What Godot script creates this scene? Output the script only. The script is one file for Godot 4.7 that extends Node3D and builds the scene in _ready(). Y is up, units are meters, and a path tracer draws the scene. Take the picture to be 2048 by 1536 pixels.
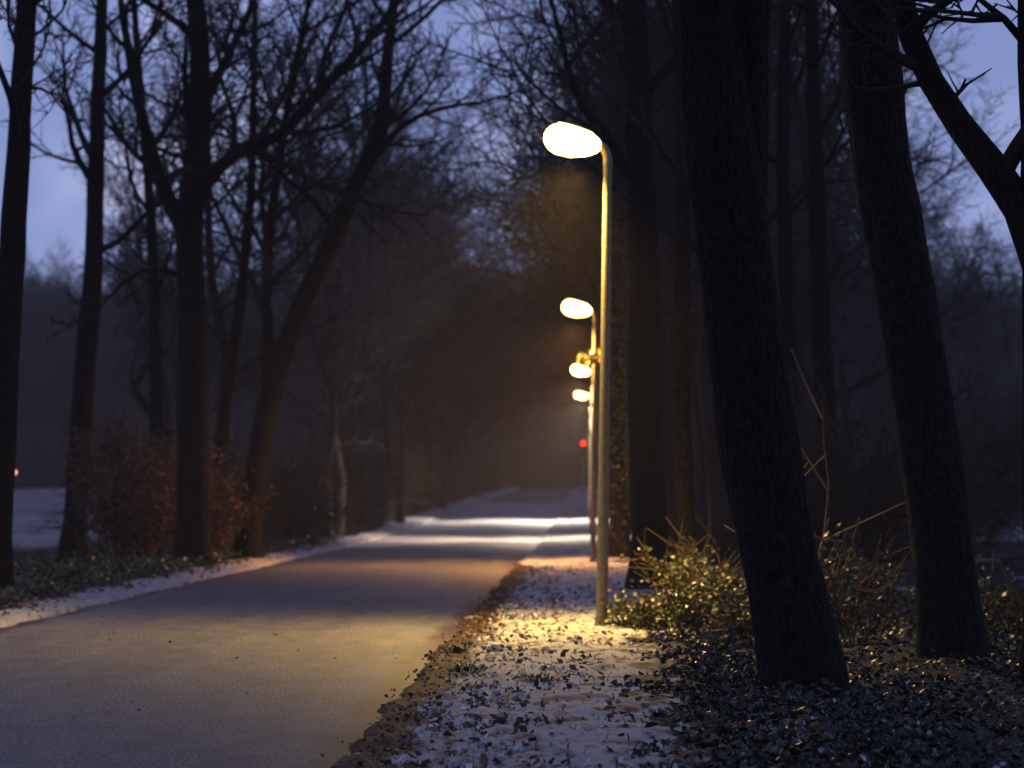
extends Node3D
# A lamp-lit country road between bare trees at dusk. The road runs along -Z; metres; the camera stands on the grass verge side.

const GOLD := 2.39996

# ---------------------------------------------------------------- mesh collector
class Shape:
	var v := PackedVector3Array()
	var n := PackedVector3Array()
	var c := PackedColorArray()
	var i := PackedInt32Array()
	func tube(pts: PackedVector3Array, rad: PackedFloat32Array, sides: int, col: Color, wob := 0.0, noise: FastNoiseLite = null) -> void:
		var m := pts.size()
		var base := v.size()
		var whole := (pts[m - 1] - pts[0]).normalized()
		var ref := Vector3(0, 0, 1) if absf(whole.z) < 0.8 else Vector3(1, 0, 0)
		for k in m:
			var t: Vector3 = (pts[mini(k + 1, m - 1)] - pts[maxi(k - 1, 0)]).normalized()
			var u := (ref - t * ref.dot(t)).normalized()
			var w := t.cross(u)
			for s in sides:
				var a := TAU * s / sides
				var o := u * cos(a) + w * sin(a)
				var r := rad[k]
				if noise:
					r *= 1.0 + wob * noise.get_noise_3d(o.x * 1.3 + pts[k].x, pts[k].y * 0.7, o.z * 1.3 + pts[k].z)
				v.append(pts[k] + o * r)
				n.append(o)
				c.append(col)
		for k in m - 1:
			for s in sides:
				var a := base + k * sides + s
				var b := base + k * sides + (s + 1) % sides
				i.append_array([a, b + sides, b, a, a + sides, b + sides])
	func tri(a: Vector3, b: Vector3, d: Vector3, col: Color) -> void:
		var f := (d - a).cross(b - a).normalized()
		var k := v.size()
		v.append(a); v.append(b); v.append(d)
		for q in 3:
			n.append(f); c.append(col)
		i.append(k); i.append(k + 1); i.append(k + 2)
	func leaf(p: Vector3, along: Vector3, side: Vector3, size: float, curl: float, col: Color) -> void:
		# a blade folded on its midrib: four facets
		var up := side.cross(along)
		var mid := p + along * size * 0.5 - up * size * curl
		var tip := p + along * size
		var l := p + along * size * 0.45 + side * size * 0.36 + up * size * curl * 0.4
		var r := p + along * size * 0.45 - side * size * 0.36 + up * size * curl * 0.4
		tri(p, mid, l, col); tri(mid, tip, l, col)
		tri(p, r, mid, col); tri(mid, r, tip, col)
	func add(o: Shape) -> void:
		var base := v.size()
		v.append_array(o.v); n.append_array(o.n); c.append_array(o.c)
		for k in o.i:
			i.append(k + base)
	func mesh(m: Material) -> ArrayMesh:
		var a := []
		a.resize(Mesh.ARRAY_MAX)
		a[Mesh.ARRAY_VERTEX] = v; a[Mesh.ARRAY_NORMAL] = n; a[Mesh.ARRAY_COLOR] = c; a[Mesh.ARRAY_INDEX] = i
		var out := ArrayMesh.new()
		out.add_surface_from_arrays(Mesh.PRIMITIVE_TRIANGLES, a)
		out.surface_set_material(0, m)
		return out

var M := {}
var taken := {}
var fine := FastNoiseLite.new()
var broad := FastNoiseLite.new()
var bark_noise := FastNoiseLite.new()

# ---------------------------------------------------------------- scene helpers
func numbered(called: String) -> String:
	var k: int = taken.get(called, 0)
	taken[called] = k + 1
	return called if k == 0 else "%s_%03d" % [called, k]

func tag(o: Node3D, label := "", category := "", group := "", kind := "") -> void:
	for p in [["label", label], ["category", category], ["group", group], ["kind", kind]]:
		if p[1] != "":
			o.set_meta(p[0], p[1])

func thing(called: String, label: String, category: String, at := Vector3.ZERO, turn := 0.0, group := "") -> Node3D:
	var o := Node3D.new()
	o.name = numbered(called)
	add_child(o)
	o.position = at
	o.rotation.y = turn
	tag(o, label, category, group)
	return o

func part(called: String, st: Shape, m: Material, parent: Node3D) -> MeshInstance3D:
	var o := MeshInstance3D.new()
	o.name = called if parent != self else numbered(called)
	o.mesh = st.mesh(m)
	parent.add_child(o, true)
	return o

func copy_of(o: Node3D, at: Vector3, turn: float, size: float, label: String, group: String) -> Node3D:
	var r: Node3D = o.duplicate()
	r.name = numbered(String(o.get_meta("base_name")))
	add_child(r)
	r.position = at
	r.rotation.y = turn
	r.scale = Vector3.ONE * size
	tag(r, label, String(o.get_meta("category")), group)
	return r

# ground height: level, then a gentle rise beyond ninety metres
func rise(d: float) -> float:
	if d < 90.0:
		return 0.0
	if d < 110.0:
		return 0.009 * (d - 90.0) * (d - 90.0) / 40.0
	return 0.009 * (minf(d, 420.0) - 100.0)

func gy(x: float, z: float) -> float:
	var off := clampf(maxf(-8.0 - x, x - 3.0) / 4.0, 0.0, 1.0)
	return rise(-z) + off * 0.16 * broad.get_noise_2d(x * 3.0, z * 3.0)

# the road and its verges are uneven farther on
func swell(x: float, z: float) -> float:
	return 0.07 * fine.get_noise_2d(x * 0.22, z * 0.07) * smoothstep(55.0, 95.0, -z)

func gv(x: float, z: float, over := 0.0) -> Vector3:
	return Vector3(x, gy(x, z) + over, z)

# ---------------------------------------------------------------- materials
func noise_tex(freq: float, lo: Color, hi: Color, seed_: int, octaves := 4, normal := false) -> NoiseTexture2D:
	var f := FastNoiseLite.new()
	f.seed = seed_; f.frequency = freq; f.fractal_octaves = octaves
	f.noise_type = FastNoiseLite.TYPE_SIMPLEX_SMOOTH
	var t := NoiseTexture2D.new()
	t.width = 512; t.height = 512; t.seamless = true; t.noise = f
	if normal:
		t.as_normal_map = true; t.bump_strength = 6.0
	else:
		var g := Gradient.new()
		g.set_color(0, lo); g.set_color(1, hi)
		g.set_offset(0, 0.25); g.set_offset(1, 0.75)
		t.color_ramp = g
	return t

func mat(rough: float, tex: Texture2D = null, scale_ := Vector3.ONE, spec := 0.4) -> StandardMaterial3D:
	var m := StandardMaterial3D.new()
	m.vertex_color_use_as_albedo = true
	m.roughness = rough
	m.metallic_specular = spec
	if tex:
		m.albedo_texture = tex
		m.uv1_triplanar = true
		m.uv1_world_triplanar = true
		m.uv1_scale = scale_
	return m

func make_materials() -> void:
	var grain := noise_tex(0.10, Color(0.42, 0.42, 0.42), Color.WHITE, 11, 4)
	var flecks := noise_tex(0.12, Color(0.45, 0.43, 0.42), Color.WHITE, 12, 3)
	M.bark = mat(0.9, noise_tex(0.03, Color(0.45, 0.45, 0.45), Color.WHITE, 13, 5), Vector3(1.6, 0.45, 1.6), 0.25)
	M.bark.heightmap_enabled = true
	M.bark.heightmap_texture = noise_tex(0.03, Color.BLACK, Color.WHITE, 13, 5)
	M.bark.heightmap_scale = 2.5
	M.twig = mat(0.85, null, Vector3.ONE, 0.25)
	M.ground = mat(0.95, flecks, Vector3(0.9, 0.9, 0.9), 0.2)
	M.road = mat(0.62, grain, Vector3(0.9, 1.0, 0.12), 0.5)
	M.snow = mat(0.8, flecks, Vector3(2.2, 2.2, 2.2), 0.3)
	M.leaf = mat(0.6, null, Vector3.ONE, 0.4)
	M.leaf.backlight = Color(0.25, 0.25, 0.25)
	M.green_leaf = mat(0.38, null, Vector3.ONE, 0.5)
	M.green_leaf.backlight = Color(0.3, 0.3, 0.3)
	M.paint = mat(0.55, noise_tex(0.04, Color(0.7, 0.7, 0.66), Color.WHITE, 14, 4), Vector3(2, 0.7, 2), 0.5)
	M.dark_metal = mat(0.5, null, Vector3.ONE, 0.5)

# ---------------------------------------------------------------- trees
func smooth_line(pts: Array, step: float, jitter: float, rng: RandomNumberGenerator) -> PackedVector3Array:
	var c := Curve3D.new()
	for k in pts.size():
		var a: Vector3 = pts[maxi(k - 1, 0)]
		var b: Vector3 = pts[mini(k + 1, pts.size() - 1)]
		var p: Vector3 = pts[k]
		if k > 0:
			p += Vector3(0, 0, rng.randf_range(-jitter, jitter))
		c.add_point(p, -(b - a) / 6.0, (b - a) / 6.0)
	var n := maxi(2, int(c.get_baked_length() / step))
	var out := PackedVector3Array()
	for k in n + 1:
		out.append(c.sample_baked(c.get_baked_length() * k / n, true))
	return out

# a branch of a level and all it carries; wood collects in `into`
func branch(into: Shape, p: Vector3, dir: Vector3, length: float, r0: float, level: int, rng: RandomNumberGenerator, o: Dictionary) -> void:
	var segs: int = [0, 7, 5, 4, 2][level]
	var wob: float = [0.0, 0.22, 0.26, 0.3, 0.3][level]
	var pts := PackedVector3Array([p])
	var rad := PackedFloat32Array([r0])
	var d := dir
	for k in segs:
		d = (d + Vector3(rng.randfn(), rng.randfn() * 0.8, rng.randfn()) * wob * 0.6 + Vector3.UP * float(o.up) * (0.5 if level < 3 else 0.25)).normalized()
		p += d * length / segs
		pts.append(p)
		rad.append(maxf(r0 * (1.0 - 0.72 * (k + 1.0) / segs), 0.005))
	into.tube(pts, rad, [0, 7, 5, 3, 3][level], o.col)
	sprout(into, pts, rad, length, level, rng, o)

func sprout(into: Shape, pts: PackedVector3Array, rad: PackedFloat32Array, length: float, level: int, rng: RandomNumberGenerator, o: Dictionary) -> void:
	if level >= 4:
		return
	var count: int = int(round([0.0, 9.0, 7.0, 5.0][level] * float(o.dense) * clampf(length / [1.0, 5.0, 2.4, 1.0][level], 0.5, 1.5)))
	var m := pts.size()
	var az := rng.randf() * TAU
	for k in count:
		var t := lerpf([0.0, 0.18, 0.15, 0.12][level], 1.0, (k + rng.randf()) / count)
		var f := t * (m - 1)
		var a := mini(int(f), m - 2)
		var q := pts[a].lerp(pts[a + 1], f - a)
		var along := (pts[a + 1] - pts[a]).normalized()
		var r := lerpf(rad[a], rad[a + 1], f - a)
		az += GOLD + rng.randf_range(-0.5, 0.5)
		var side := along.cross(Vector3(0.3, 0.2, 1)).normalized()
		side = side.rotated(along, az)
		var spread := rng.randf_range(0.55, 1.05)
		var dir := (along * cos(spread) + side * sin(spread)).normalized()
		var l: float = length * [0.0, 0.52, 0.5, 0.55][level] * (1.1 - 0.55 * t) * rng.randf_range(0.75, 1.25)
		branch(into, q, dir, l, maxf(r * rng.randf_range(0.45, 0.68), [0.0, 0.026, 0.017, 0.0115][level]), level + 1, rng, o)

# o: line (trunk points), r (radius at the base), height, limbs (explicit [points, radius]), first (height of the first free limb), free (how many), reach, lean (towards x), dense, up, col, seed, sides
func grow(t: Node3D, o: Dictionary, merge := false) -> void:
	var rng := RandomNumberGenerator.new()
	rng.seed = o.seed
	var line := smooth_line(o.line, float(o.get("step", 0.45)), float(o.get("jitter", 0.08)), rng)
	# go on above the drawn part
	var p := line[line.size() - 1]
	var d := (p - line[maxi(0, line.size() - 4)]).normalized()
	while p.y < float(o.height) + line[0].y and line.size() < 80:
		d = (d + Vector3(rng.randfn(), 0.0, rng.randfn()) * 0.07 + Vector3.UP * 0.1).normalized()
		p += d * 0.7
		line.append(p)
	var top := line[line.size() - 1].y - line[0].y
	var rad := PackedFloat32Array()
	for q in line:
		var h := clampf((q.y - line[0].y) / float(o.get("taper", top)), 0.0, 1.0)
		var flare := float(o.get("flare", 0.55)) * exp(-(q.y - line[0].y) / 0.22)
		rad.append(float(o.r) * (pow(1.0 - h, 0.75) * 0.97 + 0.04 + flare))
	line[0].y -= 0.25
	var trunk := Shape.new()
	var sides: int = o.get("sides", 14)
	trunk.tube(line, rad, sides, o.col, float(o.get("wob", 0.28)), bark_noise)
	var crown := Shape.new()
	for l in o.get("limbs", []):
		var pts := smooth_line(l[0], 0.4, 0.15, rng)
		var lr := PackedFloat32Array()
		for k in pts.size():
			lr.append(float(l[1]) * (1.0 - 0.6 * k / (pts.size() - 1.0)))
		var limb := trunk if merge else Shape.new()
		limb.tube(pts, lr, 9, o.col, 0.2, bark_noise)
		if not merge:
			part("limb", limb, M.bark, t)
		var len_ := 0.0
		for k in pts.size() - 1:
			len_ += pts[k].distance_to(pts[k + 1])
		if not o.get("clean", false):
			sprout(crown, pts, lr, maxf(len_, 2.5), 1, rng, o)
		branch(crown, pts[pts.size() - 1], (pts[pts.size() - 1] - pts[pts.size() - 2]).normalized(), len_ * 0.6, lr[lr.size() - 1], 1, rng, o)
	var az := rng.randf() * TAU
	var free: int = o.free
	for k in free:
		var h := lerpf(float(o.first), top * 0.97, pow((k + rng.randf() * 0.6) / free, 0.85))
		var a := 0
		while a < line.size() - 2 and line[a + 1].y - line[0].y - 0.25 < h:
			a += 1
		az += GOLD + rng.randf_range(-0.4, 0.4)
		var el := rng.randf_range(0.35, 0.95)
		var dir := Vector3(cos(az) * cos(el) + float(o.get("lean", 0.0)) * 0.5, sin(el), sin(az) * cos(el)).normalized()
		var reach := float(o.reach) * (1.0 - 0.55 * h / top) * rng.randf_range(0.75, 1.2)
		var r := minf(rad[a] * rng.randf_range(0.34, 0.6), 0.13)
		var pts := PackedVector3Array([line[a]])
		var lr := PackedFloat32Array([r])
		var q := line[a]
		for s in 7:
			dir = (dir + Vector3(rng.randfn(), rng.randfn(), rng.randfn()) * 0.13 + Vector3.UP * float(o.up) * 0.45).normalized()
			q += dir * reach / 7.0
			pts.append(q)
			lr.append(maxf(r * (1.0 - 0.8 * (s + 1) / 7.0), 0.012))
		var limb := trunk if merge else Shape.new()
		limb.tube(pts, lr, 6, o.col)
		if not merge:
			part("limb", limb, M.bark, t)
		sprout(crown, pts, lr, reach, 1, rng, o)
	part("trunk", trunk, M.bark, t)
	var cr := part("crown", crown, M.twig, t)
	cr.set_meta("kind", "stuff")

func drawn_tree(called: String, label: String, o: Dictionary, group := "") -> Node3D:
	var foot: Vector3 = o.line[0]
	foot.y = gy(foot.x, foot.z)
	var t := thing(called, label, "tree", foot, 0.0, group)
	var pts := []
	for q in o.line:
		pts.append(q - Vector3(foot.x, 0, foot.z))
	pts[0].y = 0.0
	o.line = pts
	var limbs := []
	for l in o.get("limbs", []):
		var lp := []
		for q in l[0]:
			lp.append(q - Vector3(foot.x, 0, foot.z))
		limbs.append([lp, l[1]])
	o.limbs = limbs
	grow(t, o)
	return t

# ---------------------------------------------------------------- low plants
func leaves_in(st: Shape, rng: RandomNumberGenerator, count: int, place: Callable, lo: float, hi: float, cols: Array, flat := 0.5) -> void:
	for k in count:
		var p: Vector3 = place.call()
		var az := rng.randf() * TAU
		var el := rng.randf_range(-flat, flat)
		var along := Vector3(cos(az) * cos(el), sin(el), sin(az) * cos(el))
		var side := along.cross(Vector3.UP).normalized().rotated(along, rng.randf_range(-flat * 1.6, flat * 1.6))
		var col: Color = cols[rng.randi() % cols.size()]
		var j := rng.randf_range(0.7, 1.3)
		st.leaf(p, along, side, rng.randf_range(lo, hi), rng.randf_range(-0.05, 0.22), Color(col.r * j, col.g * j, col.b * j))

func shrub(called: String, label: String, category: String, at: Vector3, o: Dictionary, group := "") -> Node3D:
	var t := thing(called, label, category, at, 0.0, group)
	t.set_meta("base_name", called)
	var rng := RandomNumberGenerator.new()
	rng.seed = o.seed
	var stems := Shape.new()
	var tips := PackedVector3Array()
	var wide: float = o.wide
	var tall: float = o.tall
	for k in int(o.stems):
		var az := rng.randf() * TAU
		var s := Vector3(cos(az), 0, sin(az)) * wide * 0.3 * sqrt(rng.randf())
		var d := (Vector3(cos(az) * wide, tall * 1.5, sin(az) * wide) + Vector3(rng.randfn(), 0, rng.randfn()) * wide * 0.3).normalized()
		var pts := PackedVector3Array([s - Vector3(0, 0.06, 0)])
		var rad := PackedFloat32Array([float(o.thick)])
		var n := 6
		var len_ := tall * rng.randf_range(0.7, 1.2)
		for q in n:
			d = (d + Vector3(rng.randfn(), rng.randfn(), rng.randfn()) * 0.16 + Vector3.UP * float(o.droop) * (-1.0 if q > 2 else 0.5)).normalized()
			s += d * len_ / n
			s.y = maxf(s.y, 0.04)
			pts.append(s)
			rad.append(float(o.thick) * (1.0 - 0.8 * (q + 1.0) / n))
			if q > 0:
				tips.append(s)
		stems.tube(pts, rad, 4, o.col)
		sprout(stems, pts, rad, len_, int(o.get("level", 2)), rng, {"dense": o.dense, "up": 0.15, "col": o.col})
	part("stem", stems, M.twig, t)
	if o.get("leaves", 0) > 0:
		var st := Shape.new()
		var near := func() -> Vector3:
			var a := tips[rng.randi() % tips.size()]
			var q := a + Vector3(rng.randfn(), rng.randfn() * 0.8, rng.randfn()) * wide * 0.16
			q.y = maxf(q.y, 0.03)
			return q
		leaves_in(st, rng, o.leaves, near, o.leaf[0], o.leaf[1], o.cols, 0.9)
		var f := part("foliage", st, M.get(o.get("leaf_mat", "leaf")), t)
		f.set_meta("kind", "stuff")
	return t

# ---------------------------------------------------------------- ground sheets
func sheet(called: String, xs: PackedFloat32Array, zs: PackedFloat32Array, height: Callable, color: Callable, m: Material) -> MeshInstance3D:
	var st := Shape.new()
	var w := xs.size()
	for z in zs:
		for x in xs:
			st.v.append(Vector3(x, height.call(x, z), z))
			st.c.append(color.call(x, z))
	st.n.resize(st.v.size())
	for r in zs.size():
		for k in w:
			var a := st.v[r * w + mini(k + 1, w - 1)] - st.v[r * w + maxi(k - 1, 0)]
			var b := st.v[mini(r + 1, zs.size() - 1) * w + k] - st.v[maxi(r - 1, 0) * w + k]
			st.n[r * w + k] = b.cross(a).normalized() if b.cross(a).y > 0 else a.cross(b).normalized()
	for r in zs.size() - 1:
		for k in w - 1:
			var a := r * w + k
			st.i.append_array([a, a + w, a + 1, a + 1, a + w, a + w + 1])
	var o := part(called, st, m, self)
	o.set_meta("kind", "structure")
	return o

func steps(from: float, to: float, step: float, growth := 0.0) -> PackedFloat32Array:
	var out := PackedFloat32Array([from])
	var x := from
	var s := signf(to - from)
	while absf(to - x) > step * 0.6:
		x += s * step * (1.0 + growth * absf(x - from))
		if (to - x) * s <= 0.0:
			break
		out.append(x)
	out.append(to)
	return out

func mixc(a: Color, b: Color, t: float) -> Color:
	return a.lerp(b, clampf(t, 0.0, 1.0))

# how much of the strip between asphalt and verge is bare mud: it ends about sixty metres out
func road_edge(z: float) -> float:
	return -1.5 + 0.10 * broad.get_noise_2d(3.0, z * 4.0) + 0.05 * fine.get_noise_2d(7.0, z * 0.6)

func build_ground() -> void:
	var litter := Color(0.022, 0.018, 0.014)
	var moss := Color(0.026, 0.032, 0.016)
	var snow := Color(0.74, 0.75, 0.78)
	var frost := Color(0.23, 0.22, 0.22)
	var asphalt := Color(0.11, 0.105, 0.105)
	var mud := Color(0.070, 0.030, 0.013)

	# the land under everything
	var xs := PackedFloat32Array()
	for x in [-260.0, -180.0, -130.0]:
		xs.append(x)
	xs.append_array(steps(-100.0, -26.0, 2.0))
	xs.append_array(steps(-25.5, 20.0, 0.5))
	xs.append_array(steps(22.0, 100.0, 2.0))
	for x in [130.0, 180.0, 260.0]:
		xs.append(x)
	var zs := steps(30.0, -520.0, 0.9, 0.004)
	var field := func(x: float, z: float) -> float:
		# snowy fields beyond the trees on both sides
		var n := 6.0 * broad.get_noise_2d(x * 0.6, z * 0.6)
		return clampf((maxf(-17.0 - x, x - 12.0) + n) / 2.5, 0.0, 1.0)
	sheet("ground", xs, zs,
		func(x: float, z: float) -> float:
			var inside := clampf(minf(x + 8.2, 3.2 - x) / 0.6, 0.0, 1.0)
			return gy(x, z) - 0.12 * inside,
		func(x: float, z: float) -> Color:
			var c := mixc(litter, moss, 0.5 + 1.2 * broad.get_noise_2d(x * 5.0, z * 5.0))
			c = mixc(c, snow, (fine.get_noise_2d(x * 0.8, z * 0.8) - 0.42) * 5.0)
			return mixc(c, snow, field.call(x, z) * clampf(0.75 + 1.5 * fine.get_noise_2d(x * 0.3, z * 0.3), 0.0, 1.0)),
		M.ground)

	# the road: frosted asphalt, snowier farther on, clear again at the far end
	sheet("road", steps(-6.7, -1.3, 0.09), steps(8.0, -330.0, 0.16, 0.012),
		func(x: float, z: float) -> float:
			return rise(-z) + swell(x, z) + 0.02 - 0.004 * absf(x + 3.9) + 0.003 * fine.get_noise_2d(x * 2.0, z * 0.7),
		func(x: float, z: float) -> Color:
			var d := -z
			var streak := 0.6 * fine.get_noise_2d(x * 1.1, z * 0.10) + 0.7 * fine.get_noise_2d(x * 3.1 + 20.0, z * 0.035)
			var patch := broad.get_noise_2d(x * 4.0, z * 1.2)
			var c := mixc(asphalt, frost, 0.45 + 0.45 * streak + 0.8 * patch + 0.7 * fine.get_noise_2d(x * 2.4, z * 0.9))
			var cover := smoothstep(60.0, 100.0, d) * (1.0 - smoothstep(165.0, 200.0, d))
			var s := (cover * 1.45 - 0.5) + 0.9 * broad.get_noise_2d(x * 3.0 + 40.0, z * 0.8) + 0.35 * fine.get_noise_2d(x * 0.9, z * 0.3)
			c = mixc(c, Color(0.70, 0.70, 0.73), s * 2.2)
			var edge := fine.get_noise_2d(x * 2.0, z * 0.5)
			c = mixc(c, mud, (-6.18 - x + 0.2 * edge) * 9.0 * (1.0 - smoothstep(55.0, 75.0, d)))
			return mixc(c, mud, (x + 1.62 + 0.16 * edge) * 9.0 * (1.0 - smoothstep(60.0, 75.0, d))),
		M.road)

	# verge under the lamps: a strip of mud and leaves, then trampled snow full of leaves, then dark litter
	var vc := func(x: float, z: float) -> Color:
		var d := -z
		var n := fine.get_noise_2d(x * 1.6, z * 0.8)
		var n2 := fine.get_noise_2d(x * 4.2 + 90.0, z * 2.2)
		var near := 1.0 - smoothstep(58.0, 66.0, d)
		var inner := lerpf(-1.7, -1.04, near) + 0.20 * n + 0.07 * n2
		var outer := lerpf(1.3, 0.55, 1.0 - smoothstep(30.0, 48.0, d)) + 0.5 * n + 0.25 * n2
		var s := clampf((x - inner) * 12.0, 0.0, 1.0) * clampf((outer - x) * 5.0, 0.0, 1.0)
		s *= clampf(1.15 + 2.0 * n2 + 0.5 * n, 0.0, 1.0)
		var c := mixc(litter, mud, (-0.6 - x) * 3.0 + n)
		c = mixc(c, snow, (n2 + 0.4 * n - 0.44) * 4.0 * clampf(2.4 - x, 0.0, 1.0))
		return mixc(c, snow, s)
	var vh := func(x: float, z: float) -> float:
		var edge := clampf((x - road_edge(z)) / 0.16, 0.0, 1.0)
		var out := clampf((3.6 - x) / 0.5, 0.0, 1.0)
		var lump := 0.05 * absf(fine.get_noise_2d(x * 2.6, z * 1.3)) + 0.035 * fine.get_noise_2d(x * 0.9 + 50.0, z * 0.6)
		var h := 0.035 + lump + 0.03 * clampf(x + 1.0, 0.0, 1.0)
		return rise(-z) + swell(x, z) + lerpf(-0.06, h, edge) * out - 0.1 * (1.0 - out)
	sheet("verge", steps(-1.75, 3.6, 0.035), steps(-13.0, -64.0, 0.06, 0.012), vh, vc, M.snow)
	sheet("verge", steps(-1.75, 3.6, 0.15), steps(-64.0, -330.0, 0.35, 0.01), vh, vc, M.snow)
	sheet("verge", steps(-1.75, 3.6, 0.2), steps(8.0, -13.0, 0.3), vh, vc, M.snow)

	# far verge: a narrow bank of snow, then green ground cover
	sheet("verge", steps(-8.8, -6.15, 0.06), steps(8.0, -330.0, 0.14, 0.012),
		func(x: float, z: float) -> float:
			var edge := clampf((-6.32 + 0.08 * broad.get_noise_2d(9.0, z * 4.0) + 0.14 * fine.get_noise_2d(5.0, z * 0.45) - x) / 0.16, 0.0, 1.0)
			var out := clampf((x + 8.8) / 0.5, 0.0, 1.0)
			var h := 0.05 + 0.05 * fine.get_noise_2d(x * 1.1, z * 0.31) + 0.04 * absf(fine.get_noise_2d(x * 3.2, z * 1.7)) + 0.06 * clampf((-6.4 - x) / 0.5, 0.0, 1.0)
			return rise(-z) + swell(x, z) + lerpf(-0.06, h, edge) * out - 0.1 * (1.0 - out),
		func(x: float, z: float) -> Color:
			var d := -z
			var n := fine.get_noise_2d(x * 1.4, z * 0.6)
			var n2 := fine.get_noise_2d(x * 4.0, z * 2.0)
			var outer := -7.0 - 0.9 * smoothstep(60.0, 150.0, d) - 1.0 * smoothstep(180.0, 260.0, d) + 0.35 * n + 0.15 * n2
			var c := mixc(moss, litter, 0.5 + n)
			var s := clampf((x - outer) * 7.0, 0.0, 1.0) * clampf(1.15 + 1.2 * n2, 0.0, 1.0)
			c = mixc(c, snow, s)
			return mixc(c, mud, (x + 6.42 + 0.12 * n2) * 10.0 * (1.0 - smoothstep(50.0, 62.0, d))),
		M.snow)

# ---------------------------------------------------------------- lamps
func lit(color: Color, strength: float) -> StandardMaterial3D:
	var m := StandardMaterial3D.new()
	m.albedo_color = Color(0.9, 0.88, 0.82)
	m.emission_enabled = true
	m.emission = color
	m.emission_energy_multiplier = strength
	return m

func egg(st: Shape, c: Vector3, axis: Vector3, half: Vector3, v0: float, v1: float, col: Color) -> void:
	# ellipsoid band round `axis` turned to z-side; v runs from -1 (below) to 1 (above)
	var across := Vector3(0, 0, 1)
	var up := axis.cross(across).normalized()
	if up.y < 0:
		up = -up
	var base := st.v.size()
	var rows := 12
	var cols := 28
	for r in rows + 1:
		var y := lerpf(v0, v1, float(r) / rows)
		var q := sqrt(maxf(0.0, 1.0 - y * y))
		for k in cols:
			var a := TAU * k / cols
			# teardrop: narrower towards the pole end (positive along the axis)
			var x := cos(a) * q
			var pinch := 1.0 - 0.22 * x
			var p := axis * half.x * x + across * half.z * sin(a) * q * pinch + up * half.y * y * pinch
			st.v.append(c + p)
			st.n.append((axis * x / half.x + across * sin(a) * q / half.z + up * y / half.y).normalized())
			st.c.append(col)
	for r in rows:
		for k in cols:
			var a := base + r * cols + k
			var b := base + r * cols + (k + 1) % cols
			st.i.append_array([a, b, a + cols, b, b + cols, a + cols])

func street_lamp(label: String, at: Vector3, lean: float, glow: Color, light: Color, energy: float) -> void:
	var t := thing("street_lamp", label, "street lamp", at, 0.0, "street lamps along the road")
	var rng := RandomNumberGenerator.new()
	rng.seed = 5
	var grey := Color(0.24, 0.20, 0.11)
	var pole := Shape.new()
	var top := Vector3(lean, 5.0, 0)
	var pts := PackedVector3Array()
	var rad := PackedFloat32Array()
	for k in 26:
		var f := k / 25.0
		pts.append(Vector3(0, -0.15, 0).lerp(top, f))
		rad.append(lerpf(0.064, 0.044, f))
	pole.tube(pts, rad, 20, grey)
	part("pole", pole, M.paint, t)
	var collar := Shape.new()
	collar.tube(PackedVector3Array([Vector3(0, -0.1, 0), Vector3(0, 0.1, 0), Vector3(0, 0.13, 0), Vector3(0, 0.135, 0)]), PackedFloat32Array([0.078, 0.078, 0.07, 0.055]), 20, grey)
	part("collar", collar, M.paint, t)
	var arm := Shape.new()
	var bend := smooth_line([top - Vector3(0, 0.04, 0), top + Vector3(-0.005, 0.08, 0), top + Vector3(-0.05, 0.17, 0), top + Vector3(-0.15, 0.215, 0)], 0.03, 0.0, rng)
	var br := PackedFloat32Array()
	for k in bend.size():
		br.append(lerpf(0.05, 0.042, k / (bend.size() - 1.0)))
	arm.tube(bend, br, 16, grey)
	part("arm", arm, M.paint, t)
	var axis := Vector3(1, -0.20, 0).normalized()
	var c := top + Vector3(-0.37, 0.235, 0)
	var bowl := Shape.new()
	egg(bowl, c, axis, Vector3(0.315, 0.175, 0.20), -1.0, 0.80, Color.WHITE)
	part("lamp_bowl", bowl, lit(glow, 26.0), t)
	var cap := Shape.new()
	egg(cap, c, axis, Vector3(0.323, 0.183, 0.208), 0.80, 1.0, Color(0.35, 0.34, 0.32))
	part("housing", cap, M.dark_metal, t)
	var s := SpotLight3D.new()
	s.name = "lamp_light"
	s.light_color = light
	s.light_energy = energy
	s.light_size = 0.14
	s.spot_range = 60.0
	s.spot_attenuation = 2.0
	s.spot_angle = 74.0
	s.spot_angle_attenuation = 1.0
	s.shadow_enabled = true
	t.add_child(s)
	s.position = c + Vector3(0.0, -0.21, 0.0)
	s.look_at_from_position(at + s.position, at + s.position + Vector3(-0.30, -1.0, 0.20), Vector3(0, 0, 1))

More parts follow.
